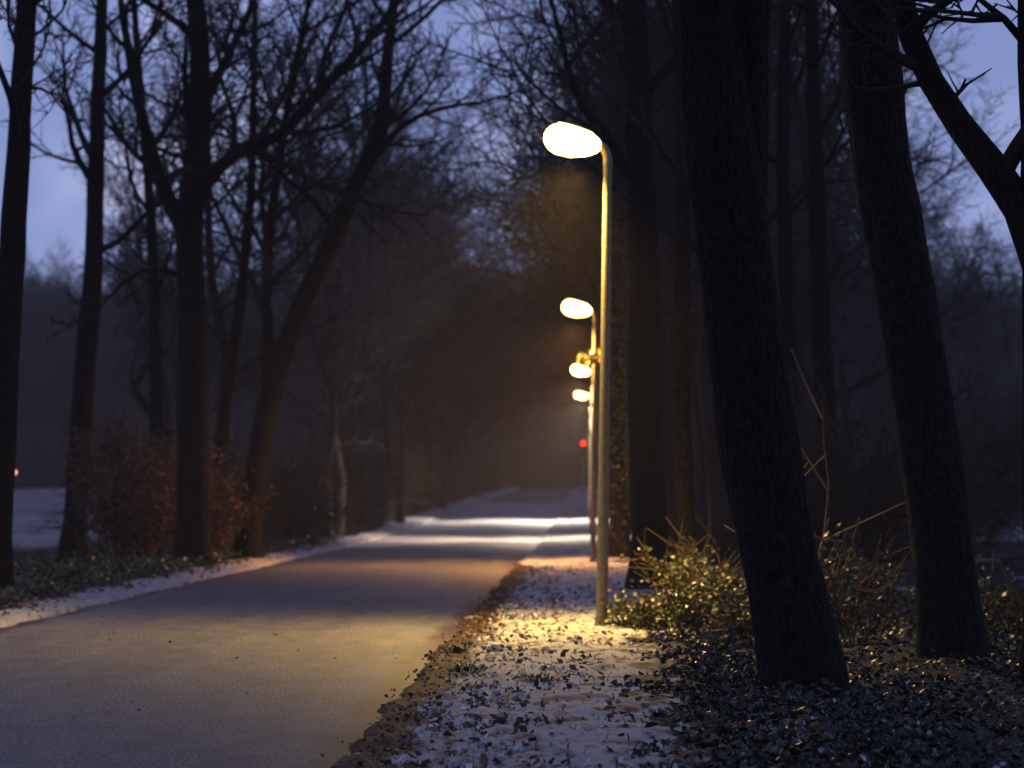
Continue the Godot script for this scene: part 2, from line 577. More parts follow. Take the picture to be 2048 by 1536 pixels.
func traffic_light(at: Vector3, high: float) -> void:
	var t := thing("traffic_light", "small far-off traffic light showing red beside the lamp posts", "traffic light", at)
	var dark := Color(0.02, 0.02, 0.02)
	var pole := Shape.new()
	pole.tube(PackedVector3Array([Vector3(0.0, -0.2, 0), Vector3(0, high + 0.5, 0)]), PackedFloat32Array([0.06, 0.055]), 12, Color(0.2, 0.2, 0.2))
	part("pole", pole, M.dark_metal, t)
	var box := BoxMesh.new()
	box.size = Vector3(0.36, 1.05, 0.26)
	box.material = M.dark_metal
	var head := MeshInstance3D.new()
	head.name = "housing"
	var bs := Shape.new()
	var arr := box.get_mesh_arrays()
	bs.v = arr[Mesh.ARRAY_VERTEX]; bs.n = arr[Mesh.ARRAY_NORMAL]; bs.i = arr[Mesh.ARRAY_INDEX]
	for k in bs.v.size():
		bs.c.append(dark)
	head = part("housing", bs, M.dark_metal, t)
	head.position = Vector3(0, high - 0.33, 0.19)
	var cols := [Color(1, 0.10, 0.04), Color(0.10, 0.06, 0.01), Color(0.01, 0.07, 0.04)]
	for k in 3:
		var lens := Shape.new()
		egg(lens, Vector3.ZERO, Vector3(1, 0, 0), Vector3(0.13, 0.13, 0.05), -1.0, 1.0, Color.WHITE)
		var m := lit(cols[k], 5.0)
		if k > 0:
			m = StandardMaterial3D.new()
			m.albedo_color = cols[k]
			m.roughness = 0.3
		var l := part("signal_lens", lens, m, t)
		l.position = Vector3(0, high - 0.33 * k, 0.33)
		var visor := Shape.new()
		visor.tube(PackedVector3Array([Vector3(0, high - 0.33 * k, 0.31), Vector3(0, high - 0.33 * k + 0.01, 0.5)]), PackedFloat32Array([0.15, 0.16]), 16, dark)
		part("visor", visor, M.dark_metal, t)
	var o := OmniLight3D.new()
	o.name = "signal_light"
	o.light_color = Color(1, 0.12, 0.05)
	o.light_energy = 0.6
	o.light_size = 0.12
	o.omni_range = 30.0
	o.omni_attenuation = 2.0
	o.shadow_enabled = true
	t.add_child(o)
	o.position = Vector3(0, high, 0.52)

# ---------------------------------------------------------------- build
func _ready() -> void:
	# camera: a long lens, eye height 1.5 m, level with the verge
	var cam := Camera3D.new()
	cam.name = "camera"
	add_child(cam)
	cam.position = Vector3(0, 1.5, 0)
	cam.rotation_degrees = Vector3(2.01, 1.40, 0)
	cam.far = 2000.0
	cam.fov = 14.28
	var lens := CameraAttributesPhysical.new()
	lens.frustum_focal_length = 95.8
	lens.frustum_focus_distance = 21.0
	lens.exposure_aperture = 2.4
	lens.frustum_far = 2000.0
	cam.attributes = lens
	cam.make_current()
	# dusk sky after sunset: no sun above the horizon
	var e := Environment.new()
	e.background_mode = Environment.BG_SKY
	var sm := ProceduralSkyMaterial.new()
	sm.sky_top_color = Color(0.24, 0.31, 0.54)
	sm.sky_horizon_color = Color(0.63, 0.70, 0.93)
	sm.sky_curve = 0.2
	sm.ground_bottom_color = Color(0.10, 0.10, 0.13)
	sm.ground_horizon_color = Color(0.30, 0.32, 0.42)
	var cloud := FastNoiseLite.new()
	cloud.seed = 6; cloud.frequency = 0.035; cloud.fractal_octaves = 5
	var veil := NoiseTexture2D.new()
	veil.width = 2048; veil.height = 1024; veil.seamless = true; veil.noise = cloud
	var ramp := Gradient.new()
	ramp.set_color(0, Color(0, 0, 0)); ramp.set_color(1, Color(0.60, 0.58, 0.60))
	ramp.set_offset(0, 0.38); ramp.set_offset(1, 0.72)
	veil.color_ramp = ramp
	sm.sky_cover = veil
	sm.sky_cover_modulate = Color(1, 1, 1)
	var sky := Sky.new()
	sky.sky_material = sm
	e.sky = sky
	e.background_energy_multiplier = 1.0
	e.tonemap_mode = Environment.TONE_MAPPER_LINEAR
	e.tonemap_exposure = 1.0
	e.fog_enabled = true
	e.fog_density = 0.0006
	e.fog_light_color = Color(1.0, 0.94, 0.88)
	e.sdfgi_enabled = true
	e.ssao_enabled = true
	e.ssil_enabled = true
	var we := WorldEnvironment.new()
	we.name = "world_environment"
	we.environment = e
	add_child(we)

	fine.seed = 3; fine.frequency = 1.0; fine.fractal_octaves = 3
	broad.seed = 8; broad.frequency = 0.05; broad.fractal_octaves = 3
	bark_noise.seed = 21; bark_noise.frequency = 1.1; bark_noise.fractal_octaves = 3
	make_materials()
	build_ground()
	print("ground")
	build_near_trees()
	print("near trees")
	build_rows()
	print("rows")
	build_plants()
	print("plants")
	build_lamps()

func build_lamps() -> void:
	street_lamp("tall near street lamp with glowing bowl beside the snowy verge", gv(0.154, -32.6), 0.07, Color(1.0, 0.80, 0.36), Color(1.0, 0.81, 0.44), 130.0)
	street_lamp("second street lamp along the road, with ivy on its pole", gv(0.12, -62.6), 0.05, Color(1.0, 0.74, 0.34), Color(1.0, 0.70, 0.40), 150.0)
	street_lamp("third street lamp along the road, directly above the farthest one", gv(0.16, -95.0), 0.03, Color(1.0, 0.80, 0.42), Color(1.0, 0.86, 0.72), 210.0)
	street_lamp("farthest street lamp, lowest glowing bowl in the row", gv(0.14, -127.0), 0.02, Color(1.0, 0.82, 0.46), Color(1.0, 0.92, 0.84), 260.0)
	traffic_light(gv(-0.25, -215.0), 3.85)
	var t := thing("garden_lamp", "tiny warm light beyond the snowy field, past the leftmost trees", "lamp", gv(-46.9, -250.0))
	var post := Shape.new()
	post.tube(PackedVector3Array([Vector3(0, -0.2, 0), Vector3(0, 1.6, 0)]), PackedFloat32Array([0.06, 0.05]), 10, Color(0.05, 0.05, 0.05))
	part("pole", post, M.dark_metal, t)
	var globe := Shape.new()
	egg(globe, Vector3(0, 1.75, 0), Vector3(1, 0, 0), Vector3(0.22, 0.2, 0.2), -1.0, 1.0, Color.WHITE)
	part("lamp_globe", globe, lit(Color(1.0, 0.62, 0.42), 4.0), t)
	var o := OmniLight3D.new()
	o.name = "lamp_light"
	o.light_color = Color(1.0, 0.6, 0.4)
	o.light_energy = 1.5
	o.light_size = 0.2
	o.omni_range = 40.0
	o.omni_attenuation = 2.0
	o.shadow_enabled = true
	t.add_child(o)
	o.position = Vector3(0, 1.75, 0)

func build_near_trees() -> void:
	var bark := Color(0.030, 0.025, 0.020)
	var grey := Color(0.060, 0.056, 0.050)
	var base := {"col": bark, "dense": 1.02, "up": 0.14, "sides": 18}
	var list := [
		["bare_tree", "thickest dark leaning trunk, forking high up, nearest the lamp's bramble bush", {"clean": true, "taper": 30.0, "flare": 0.2, "wob": 0.14, "r": 0.285, "height": 15.0, "first": 6.5, "free": 9, "reach": 5.0, "seed": 1, "step": 0.2, "sides": 28, "jitter": 0.03,
			"line": [Vector3(1.58, 0, -22), Vector3(1.49, 0.44, -22), Vector3(1.28, 1.56, -22), Vector3(1.09, 2.87, -22), Vector3(1.02, 3.52, -22), Vector3(0.95, 4.02, -22), Vector3(0.90, 4.67, -22), Vector3(0.86, 5.32, -22)],
			"limbs": [[[Vector3(1.06, 2.70, -22), Vector3(1.08, 3.5, -22.02), Vector3(1.13, 4.3, -22.05), Vector3(1.17, 5.3, -22.1), Vector3(1.3, 7.5, -22.3)], 0.235]]}],
		["bare_tree", "dark leaning trunk standing second from the thickest trunk, behind brambles", {"taper": 45.0, "flare": 0.2, "wob": 0.14, "r": 0.27, "height": 16.0, "first": 6.8, "free": 9, "reach": 5.0, "seed": 2, "step": 0.2, "sides": 26, "jitter": 0.03,
			"line": [Vector3(3.16, 0, -26.5), Vector3(2.99, 1.58, -26.5), Vector3(2.75, 3.16, -26.5), Vector3(2.55, 4.40, -26.5), Vector3(2.40, 5.75, -26.5), Vector3(2.35, 6.4, -26.5)]}],
		["bare_tree", "dark tree cut by the picture's right edge, one stout limb slanting over the sky gap", {"r": 0.16, "height": 14.0, "first": 6.0, "free": 8, "reach": 4.0, "seed": 3, "step": 0.2, "sides": 20, "jitter": 0.03,
			"line": [Vector3(3.57, 0, -24), Vector3(3.55, 1.43, -24), Vector3(3.53, 3.59, -24), Vector3(3.51, 4.57, -24), Vector3(3.50, 5.66, -24)],
			"limbs": [[[Vector3(3.54, 3.30, -24), Vector3(3.37, 3.75, -24.03), Vector3(3.04, 4.25, -24.1), Vector3(2.76, 4.68, -24.15), Vector3(2.61, 5.00, -24.2), Vector3(2.49, 5.35, -24.2), Vector3(2.35, 6.2, -24.3)], 0.15],
				[[Vector3(3.51, 4.92, -24), Vector3(3.35, 5.11, -23.95), Vector3(3.16, 5.27, -23.9), Vector3(2.96, 5.41, -23.9)], 0.04]]}],
		["bare_tree", "straight trunk just behind the near lamp post, rising from the bramble bush", {"r": 0.29, "height": 16.0, "first": 5.5, "free": 12, "reach": 5.5, "lean": -0.3, "seed": 4,
			"line": [Vector3(0.95, 0, -45), Vector3(0.90, 1.38, -45), Vector3(0.86, 3.58, -45), Vector3(0.82, 5.78, -45), Vector3(0.74, 7.98, -45), Vector3(0.70, 9.08, -45)]}],
		["bare_tree", "slim trunk between the lamp post and the thickest trunk", {"r": 0.12, "height": 12.0, "first": 5.0, "free": 9, "reach": 3.2, "seed": 5,
			"line": [Vector3(1.20, 0, -36), Vector3(1.15, 1.40, -36), Vector3(1.10, 3.16, -36), Vector3(1.13, 4.92, -36), Vector3(1.10, 6.69, -36), Vector3(1.09, 7.57, -36)]}],
		["bare_tree", "narrow trunk showing just beside the thickest trunk, in the gap towards the second", {"r": 0.17, "height": 15.0, "first": 6.0, "free": 11, "reach": 4.5, "seed": 6,
			"line": [Vector3(3.39, 0, -50), Vector3(3.33, 2.18, -50), Vector3(3.25, 4.62, -50), Vector3(3.21, 7.07, -50), Vector3(3.25, 9.52, -50), Vector3(3.27, 10.01, -50)]}],
		["bare_tree", "narrow trunk midway between the thickest trunk and the second leaning trunk", {"r": 0.165, "height": 14.5, "first": 6.0, "free": 11, "reach": 4.5, "seed": 7,
			"line": [Vector3(3.52, 0, -44), Vector3(3.45, 2.10, -44), Vector3(3.34, 4.25, -44), Vector3(3.29, 6.40, -44), Vector3(3.22, 8.56, -44), Vector3(3.20, 8.91, -44)]}],
		["ivy_tree", "trunk touched by orange lamplight right behind the near lamp post", {"r": 0.23, "height": 15.0, "first": 5.0, "free": 12, "reach": 5.5, "lean": -0.4, "seed": 8,
			"line": [Vector3(0.70, 0, -66), Vector3(0.64, 2.39, -66), Vector3(0.60, 4.55, -66), Vector3(0.62, 6.70, -66), Vector3(0.71, 9.39, -66), Vector3(0.73, 12.08, -66)]}],
		["bare_tree", "dark trunk at the picture's left edge", {"r": 0.21, "height": 15.0, "first": 5.5, "free": 10, "reach": 4.5, "seed": 9,
			"line": [Vector3(-7.75, 0, -40), Vector3(-7.66, 2.04, -40), Vector3(-7.56, 4.65, -40), Vector3(-7.45, 6.15, -40), Vector3(-7.37, 7.91, -40), Vector3(-7.35, 8.31, -40)]}],
		["bare_tree", "dark trunk beside the sky gap, second from the left edge", {"r": 0.25, "height": 17.0, "first": 6.0, "free": 13, "reach": 5.0, "seed": 10,
			"line": [Vector3(-10.43, 0, -62), Vector3(-10.35, 1.33, -62), Vector3(-10.20, 3.76, -62), Vector3(-10.01, 6.39, -62), Vector3(-10.01, 7.40, -62), Vector3(-9.97, 8.71, -62), Vector3(-9.87, 11.44, -62), Vector3(-9.83, 12.15, -62)]}],
		["bare_tree", "slim trunk rising behind the rust-brown shrub", {"r": 0.166, "height": 17.0, "first": 6.0, "free": 12, "reach": 4.5, "seed": 11,
			"line": [Vector3(-9.50, 0, -68), Vector3(-9.56, 2.42, -68), Vector3(-9.64, 5.75, -68), Vector3(-9.75, 7.97, -68), Vector3(-9.96, 10.19, -68), Vector3(-10.12, 12.40, -68), Vector3(-10.16, 13.07, -68)]}],
		["bare_tree", "stoutest trunk across the road, its long bough slanting up over the asphalt", {"r": 0.345, "height": 17.0, "first": 6.6, "free": 13, "reach": 5.0, "seed": 12,
			"line": [Vector3(-7.48, 0, -58), Vector3(-7.46, 2.29, -58), Vector3(-7.51, 5.12, -58), Vector3(-7.57, 6.35, -58), Vector3(-7.40, 8.25, -58), Vector3(-7.36, 9.85, -58), Vector3(-7.46, 10.80, -58), Vector3(-7.51, 11.37, -58)],
			"limbs": [[[Vector3(-7.53, 6.3, -58), Vector3(-7.99, 7.11, -58), Vector3(-8.32, 8.06, -58), Vector3(-8.63, 9.38, -58), Vector3(-8.84, 10.61, -58)], 0.17],
				[[Vector3(-7.50, 6.6, -58), Vector3(-7.18, 7.45, -58), Vector3(-6.57, 7.96, -58), Vector3(-5.79, 8.32, -58), Vector3(-5.05, 9.15, -58), Vector3(-4.48, 9.74, -58), Vector3(-3.82, 10.47, -58), Vector3(-3.25, 11.37, -58)], 0.15],
				[[Vector3(-7.53, 5.5, -58), Vector3(-8.2, 5.75, -58), Vector3(-8.74, 5.55, -58), Vector3(-9.17, 5.12, -58)], 0.07]]}],
		["bare_tree", "slim crooked trunk between the stoutest trunk and the leaning tree", {"r": 0.15, "height": 15.0, "first": 5.5, "free": 11, "reach": 4.0, "seed": 13,
			"line": [Vector3(-7.94, 0, -65), Vector3(-7.78, 2.38, -65), Vector3(-7.66, 3.65, -65), Vector3(-7.44, 5.14, -65), Vector3(-7.23, 6.94, -65), Vector3(-7.13, 8.74, -65), Vector3(-7.08, 11.92, -65), Vector3(-7.07, 12.56, -65)]}],
		["bare_tree", "tree leaning far out over the road, forked low down", {"r": 0.26, "height": 16.0, "first": 7.0, "free": 11, "reach": 5.0, "lean": 0.5, "seed": 14,
			"line": [Vector3(-7.10, 0, -64), Vector3(-6.95, 1.53, -64), Vector3(-6.57, 3.72, -64), Vector3(-5.94, 5.50, -64), Vector3(-5.36, 6.75, -64), Vector3(-4.72, 8.21, -64), Vector3(-4.32, 9.26, -64), Vector3(-4.17, 10.72, -64), Vector3(-4.01, 12.18, -64)],
			"limbs": [[[Vector3(-6.74, 2.7, -64), Vector3(-6.67, 4.45, -64.1), Vector3(-6.72, 5.92, -64.2), Vector3(-6.57, 7.59, -64.2), Vector3(-6.36, 9.36, -64.3), Vector3(-6.0, 11.13, -64.3), Vector3(-5.78, 12.18, -64.3)], 0.14],
				[[Vector3(-4.95, 7.7, -64), Vector3(-4.01, 9.05, -64), Vector3(-3.07, 9.52, -64), Vector3(-2.23, 9.63, -64)], 0.09]]}],
	]
	for a in list:
		var o: Dictionary = base.duplicate()
		o.merge(a[2], true)
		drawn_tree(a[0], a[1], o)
	# paler trunks farther along the far side
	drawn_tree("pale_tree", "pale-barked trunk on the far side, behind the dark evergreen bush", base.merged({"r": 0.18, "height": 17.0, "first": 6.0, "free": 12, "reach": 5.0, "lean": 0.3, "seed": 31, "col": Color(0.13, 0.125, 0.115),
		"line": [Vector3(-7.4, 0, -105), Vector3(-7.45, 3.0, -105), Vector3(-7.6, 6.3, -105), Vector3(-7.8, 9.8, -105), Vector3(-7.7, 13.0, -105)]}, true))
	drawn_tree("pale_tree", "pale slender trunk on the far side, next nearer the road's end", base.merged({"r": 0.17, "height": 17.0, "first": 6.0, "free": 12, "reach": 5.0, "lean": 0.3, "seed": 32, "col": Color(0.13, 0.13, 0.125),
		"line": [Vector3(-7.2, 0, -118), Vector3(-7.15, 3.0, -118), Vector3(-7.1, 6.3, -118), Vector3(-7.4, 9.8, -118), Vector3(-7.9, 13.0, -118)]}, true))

func build_rows() -> void:
	var rng := RandomNumberGenerator.new()
	rng.seed = 77
	var kinds: Array[Node3D] = []
	for k in 6:
		var t := Node3D.new()
		t.name = "bare_tree"
		t.set_meta("base_name", "bare_tree")
		t.set_meta("category", "tree")
		var bend := []
		for q in 6:
			bend.append(Vector3(rng.randfn() * 0.12 * q, q * 2.0, rng.randfn() * 0.12 * q))
		grow(t, {"col": [Color(0.055, 0.05, 0.045), Color(0.11, 0.108, 0.10), Color(0.05, 0.044, 0.038)][k % 3], "r": [0.2, 0.24, 0.17, 0.26, 0.15, 0.21][k], "height": [16.0, 17.5, 14.5, 18.0, 13.5, 16.5][k], "first": [4.5, 5.0, 3.5, 5.5, 3.0, 4.0][k], "free": [15, 16, 14, 16, 13, 15][k],
			"reach": [6.6, 7.0, 5.8, 7.2, 5.4, 6.4][k], "lean": 0.5, "seed": 100 + k, "line": bend, "dense": 1.15, "up": 0.12, "sides": 8, "step": 1.0}, true)
		kinds.append(t)
	var nth := ["nearest", "second", "third", "fourth", "fifth", "sixth", "seventh", "eighth"]
	var row := 0
	# avenue rows; copies lean over the road (their +x side)
	var z := 90.0
	while z < 300.0:
		copy_of(kinds[rng.randi() % 6], gv(-8.0 + rng.randf_range(-0.9, 0.4), -z), rng.randf_range(-0.8, 0.8), rng.randf_range(0.85, 1.1), ("%s bare tree of the far row along the unlit side of the road" % nth[row]) if row < 8 else "bare tree deep in the far row on the unlit side of the road", "trees along the unlit side")
		row += 1
		z += rng.randf_range(4.0, 6.5)
	z = 72.0
	row = 0
	while z < 300.0:
		copy_of(kinds[rng.randi() % 6], gv(1.9 + rng.randf_range(-0.4, 0.9), -z), PI + rng.randf_range(-0.8, 0.8), rng.randf_range(0.85, 1.1), ("%s bare tree of the far row along the lamp side, behind the posts" % nth[row]) if row < 8 else "bare tree deep in the far row behind the lamp posts", "trees along the lamp side")
		row += 1
		z += rng.randf_range(4.0, 6.5)
	# the avenue goes on beside and behind the camera; its crowns close overhead
	for q in 12:
		var bz := 44.0 - q * 6.6
		if bz > -9.0:
			copy_of(kinds[rng.randi() % 6], gv(-8.6 + rng.randf_range(-0.8, 0.3), bz), rng.randf_range(-0.8, 0.8), rng.randf_range(0.9, 1.1), "bare tree of the row on the unlit side, outside the picture", "trees of the avenue outside the picture")
		if bz > -9.0:
			copy_of(kinds[rng.randi() % 6], gv(3.6 + rng.randf_range(-0.3, 0.9), bz - 2.0), PI + rng.randf_range(-0.8, 0.8), rng.randf_range(0.9, 1.1), "bare tree of the row on the lamp side, outside the picture", "trees of the avenue outside the picture")
	# second ranks
	for k in 44:
		var sd := rng.randf_range(125.0, 290.0)
		var sx := rng.randf_range(-17.0, -10.5)
		if sx / sd < -0.088:
			continue
		copy_of(kinds[rng.randi() % 6], gv(sx, -sd), rng.randf() * TAU, rng.randf_range(0.75, 1.05), "bare tree standing behind the row on the unlit side", "second rank of trees, unlit side")
	for k in 110:
		var d := rng.randf_range(50.0, 240.0)
		var x := rng.randf_range(4.2, 6.0 + d * 0.11)
		if x / d > 0.086 and d < 150.0:
			continue   # a clearing here lets the sky in
		copy_of(kinds[rng.randi() % 6], gv(x, -d), rng.randf() * TAU, rng.randf_range(0.75, 1.05), "bare tree in the dark wood behind the lamp posts", "trees of the wood on the lamp side")
	for q in [[-10.5, 80.0, "tree left of the stoutest trunk"], [-8.9, 74.0, "tree behind the leaning tree's foot"], [-12.4, 88.0, "tree behind the second trunk from the left edge"], [-17.6, 128.0, "tree left of the stoutest trunk, far back"]]:
		copy_of(kinds[rng.randi() % 6], gv(q[0], -q[1]), rng.randf_range(-0.9, 0.9), rng.randf_range(0.75, 0.95), "slender bare " + String(q[2]), "slender trees behind the near row")
	for k in 12:
		var fd := rng.randf_range(170.0, 280.0)
		copy_of(kinds[rng.randi() % 6], gv(-fd * rng.randf_range(0.095, 0.135), -fd), rng.randf() * TAU, rng.randf_range(0.8, 1.2), "bare tree standing out in the field beyond the unlit side", "trees in the field")
	for k in 10:
		var nd := rng.randf_range(52.0, 120.0)
		copy_of(kinds[rng.randi() % 6], gv(maxf(2.6, nd * rng.randf_range(0.022, 0.078)), -nd), PI + rng.randf_range(-1.0, 1.0), rng.randf_range(0.9, 1.1), "bare tree filling the gaps between the thick trunks", "trees between the thick trunks")
	# the wood that closes the view
	var wood := Node3D.new()
	wood.name = numbered("distant_wood")
	add_child(wood)
	tag(wood, "dark distant wood closing the view beyond the snowy field", "wood", "", "stuff")
	for k in 3:
		var all := Shape.new()
		var src := kinds[[0, 3, 5][k]]
		var mm := MultiMesh.new()
		mm.transform_format = MultiMesh.TRANSFORM_3D
		var whole := ArrayMesh.new()
		for ch in src.get_children():
			var mi := ch as MeshInstance3D
			whole.add_surface_from_arrays(Mesh.PRIMITIVE_TRIANGLES, mi.mesh.surface_get_arrays(0))
			whole.surface_set_material(whole.get_surface_count() - 1, mi.mesh.surface_get_material(0))
		mm.mesh = whole
		mm.instance_count = 240
		for q in 240:
			var at := gv(rng.randf_range(-90.0, 75.0), -rng.randf_range(305.0, 390.0), -0.2)
			var s := rng.randf_range(1.0, 1.3)
			mm.set_instance_transform(q, Transform3D(Basis(Vector3.UP, rng.randf() * TAU).scaled(Vector3(s, s, s)), at))
		var mmi := MultiMeshInstance3D.new()
		mmi.name = "tree_mass"
		mmi.multimesh = mm
		wood.add_child(mmi, true)
	for t in kinds:
		t.free()

func build_plants() -> void:
	var rng := RandomNumberGenerator.new()
	rng.seed = 404
	var dead := [Color(0.11, 0.055, 0.022), Color(0.07, 0.038, 0.018), Color(0.16, 0.09, 0.04), Color(0.05, 0.03, 0.018), Color(0.20, 0.13, 0.07)]
	var green := [Color(0.05, 0.07, 0.02), Color(0.035, 0.055, 0.018), Color(0.08, 0.09, 0.03)]
	# fallen leaves on verge and in the mud strip
	var st := Shape.new()
	var on_verge := func() -> Vector3:
		var d := 14.5 + 45.0 * pow(rng.randf(), 1.7)
		var x := minf(rng.randf_range(-1.1, 1.0), rng.randf_range(-1.1, 2.4))
		for k in 4:   # leaves gather in drifts
			if fine.get_noise_2d(x * 1.5 + 33.0, -d * 0.7) > rng.randf_range(-0.4, 0.35):
				break
			x = rng.randf_range(-1.1, 1.2)
		return Vector3(x, 0.045 + 0.03 * rng.randf(), -d)
	leaves_in(st, rng, 5500, on_verge, 0.03, 0.085, dead + [Color(0.42, 0.40, 0.38), Color(0.55, 0.54, 0.54)], 0.8)
	leaves_in(st, rng, 3500, on_verge, 0.02, 0.06, [Color(0.62, 0.62, 0.64), Color(0.72, 0.72, 0.75), Color(0.5, 0.49, 0.48)], 1.0)
	var in_mud := func() -> Vector3:
		return Vector3(-1.22 + clampf(rng.randfn() * 0.10, -0.2, 0.3), 0.055 + 0.03 * rng.randf(), -14.5 - 46.0 * rng.randf())
	leaves_in(st, rng, 900, in_mud, 0.02, 0.05, dead, 0.9)
	var on_road := func() -> Vector3:
		return Vector3(rng.randf_range(-6.1, -1.6), 0.03, -14.0 - 70.0 * rng.randf())
	leaves_in(st, rng, 110, on_road, 0.03, 0.07, dead, 0.4)
	var o := part("fallen_leaves", st, M.leaf, self)
	tag(o, "brown fallen leaves scattered over the snowy verge", "leaves", "", "stuff")
	# ivy and grass under the trees on the lamp side
	st = Shape.new()
	var under := func() -> Vector3:
		var d := 15.0 + 30.0 * rng.randf()
		return Vector3(0.75 + 3.6 * sqrt(rng.randf()), 0.05 + 0.10 * rng.randf(), -d)
	leaves_in(st, rng, 9000, under, 0.04, 0.08, [Color(0.02, 0.028, 0.012), Color(0.03, 0.035, 0.016), Color(0.045, 0.03, 0.018)], 0.6)
	var fringe := func() -> Vector3:
		var z := -19.0 - 15.0 * rng.randf()
		var x := 0.4 + 0.35 * absf(rng.randfn()) + 1.8 * rng.randf() * rng.randf() + 0.4 * fine.get_noise_2d(4.0, z * 0.5)
		return Vector3(x, 0.04 + 0.13 * rng.randf() * clampf(x - 0.3, 0.1, 1.0), z)
	leaves_in(st, rng, 9000, fringe, 0.035, 0.075, [Color(0.02, 0.028, 0.012), Color(0.03, 0.03, 0.014), Color(0.045, 0.03, 0.018)], 0.9)
	var foot := func() -> Vector3:
		var z := -14.0 - 9.0 * rng.randf()
		var x := 0.25 + 0.5 * absf(rng.randfn()) + 3.0 * rng.randf() * rng.randf() + 0.45 * fine.get_noise_2d(4.0, z * 0.5)
		return Vector3(x, 0.04 + 0.09 * rng.randf() * clampf(x, 0.2, 1.0), z)
	leaves_in(st, rng, 9000, foot, 0.03, 0.075, [Color(0.02, 0.026, 0.012), Color(0.026, 0.026, 0.014), Color(0.035, 0.026, 0.018)], 0.9)
	leaves_in(st, rng, 500, foot, 0.03, 0.06, [Color(0.5, 0.5, 0.52), Color(0.3, 0.3, 0.3)], 0.9)
	o = part("ivy_cover", st, M.green_leaf, self)
	tag(o, "dark ivy and leaf cover on the ground under the thick trunks", "ground cover", "", "stuff")
	# green cover across the road
	st = Shape.new()
	var across := func() -> Vector3:
		var d := 38.0 + 45.0 * rng.randf()
		var x := -7.15 - 5.0 * rng.randf() * rng.randf()
		return gv(x, -d, 0.05 + 0.22 * rng.randf())
	leaves_in(st, rng, 9000, across, 0.06, 0.13, green, 0.8)
	var rag := func() -> Vector3:
		var d := 34.0 + 50.0 * rng.randf()
		return gv(-6.95 + rng.randfn() * 0.16, -d, 0.06 + 0.06 * rng.randf())
	leaves_in(st, rng, 1600, rag, 0.04, 0.10, green + dead, 0.9)
	o = part("green_cover", st, M.green_leaf, self)
	tag(o, "low green leafy cover beyond the snow edge across the road", "ground cover", "", "stuff")
	# dry grass blades
	st = Shape.new()
	for k in 3000:
		var d := 14.5 + 30.0 * pow(rng.randf(), 1.6)
		var p := Vector3(rng.randf_range(-1.1, 1.6), 0.03, -d)
		var az := rng.randf() * TAU
		var h := rng.randf_range(0.05, 0.16)
		var dir := Vector3(cos(az), rng.randf_range(0.3, 1.6), sin(az)).normalized()
		var w := Vector3(-sin(az), 0, cos(az)) * 0.005
		var c: Color = [Color(0.22, 0.17, 0.08), Color(0.13, 0.12, 0.05), Color(0.3, 0.25, 0.14)][rng.randi() % 3]
		var mid := p + dir * h * 0.6
		var tip := mid + (dir - Vector3.UP * 0.6).normalized() * h * 0.5
		st.tri(p - w, p + w, mid + w, c); st.tri(p - w, mid + w, mid - w, c); st.tri(mid - w, mid + w, tip, c)
	o = part("dry_grass", st, M.leaf, self)
	tag(o, "thin dry grass blades poking through the snowy verge", "grass", "", "stuff")

	# brambles
	var bram := {"wide": 0.55, "tall": 0.9, "stems": 26, "thick": 0.006, "droop": 0.3, "dense": 0.9, "col": Color(0.09, 0.06, 0.03), "leaves": 1500, "leaf": [0.04, 0.085], "leaf_mat": "green_leaf",
		"cols": [Color(0.08, 0.10, 0.024), Color(0.06, 0.08, 0.02), Color(0.12, 0.11, 0.03), Color(0.085, 0.06, 0.024)], "seed": 1, "level": 3}
	shrub("bramble_bush", "lamplit yellow-green bramble bush hugging the near lamp post's foot", "bush", gv(0.62, -32.4), bram.merged({"tall": 0.5, "leaves": 1100}, true), "brambles")
	shrub("bramble_bush", "lamplit bramble bush between the lamp post and the thickest trunk", "bush", gv(1.15, -31.6), bram.merged({"seed": 2, "tall": 0.65, "wide": 0.5, "leaves": 1100}, true), "brambles")
	shrub("bramble_bush", "tallest bramble bush behind, with leaves catching the lamplight", "bush", gv(1.25, -34.5), bram.merged({"seed": 3, "tall": 0.95, "wide": 0.5, "leaves": 700}, true), "brambles")
	shrub("bramble_bush", "low bramble touching the thickest trunk's lit side", "bush", gv(1.62, -29.6), bram.merged({"seed": 4, "tall": 0.6, "wide": 0.5, "leaves": 900}, true), "brambles")
	shrub("bramble_bush", "dim bramble tangle between the two leaning trunks", "bush", gv(2.45, -29.0), bram.merged({"seed": 5, "tall": 1.0, "wide": 0.6, "leaves": 500}, true), "brambles")
	shrub("bramble_bush", "dim bramble just past the second leaning trunk", "bush", gv(4.0, -30.0), bram.merged({"seed": 6, "tall": 0.8, "wide": 0.6, "leaves": 500}, true), "brambles")
	# saplings
	shrub("sapling", "thin pale sapling stems leaning beside the thickest trunk", "sapling", gv(2.2, -30.0), {"wide": 0.25, "tall": 2.2, "stems": 3, "thick": 0.016, "droop": -0.2, "dense": 0.5, "col": Color(0.16, 0.13, 0.08), "seed": 8, "level": 3})
	# shrubs across the road
	var rust := {"wide": 1.1, "tall": 2.4, "stems": 22, "thick": 0.02, "droop": -0.1, "dense": 0.8, "col": Color(0.05, 0.035, 0.025), "leaves": 7000, "leaf": [0.05, 0.09], "cols": [Color(0.115, 0.062, 0.038), Color(0.085, 0.048, 0.03), Color(0.14, 0.078, 0.045)], "seed": 21, "level": 2}
	shrub("beech_shrub", "rust-brown leafy shrub beside the second trunk from the left edge", "shrub", gv(-9.0, -60.5), rust, "rust-brown shrubs")
	shrub("beech_shrub", "rust-brown leafy shrub at the foot of the stoutest trunk across the road", "shrub", gv(-8.0, -63.0), rust.merged({"seed": 22, "tall": 2.0}, true), "rust-brown shrubs")
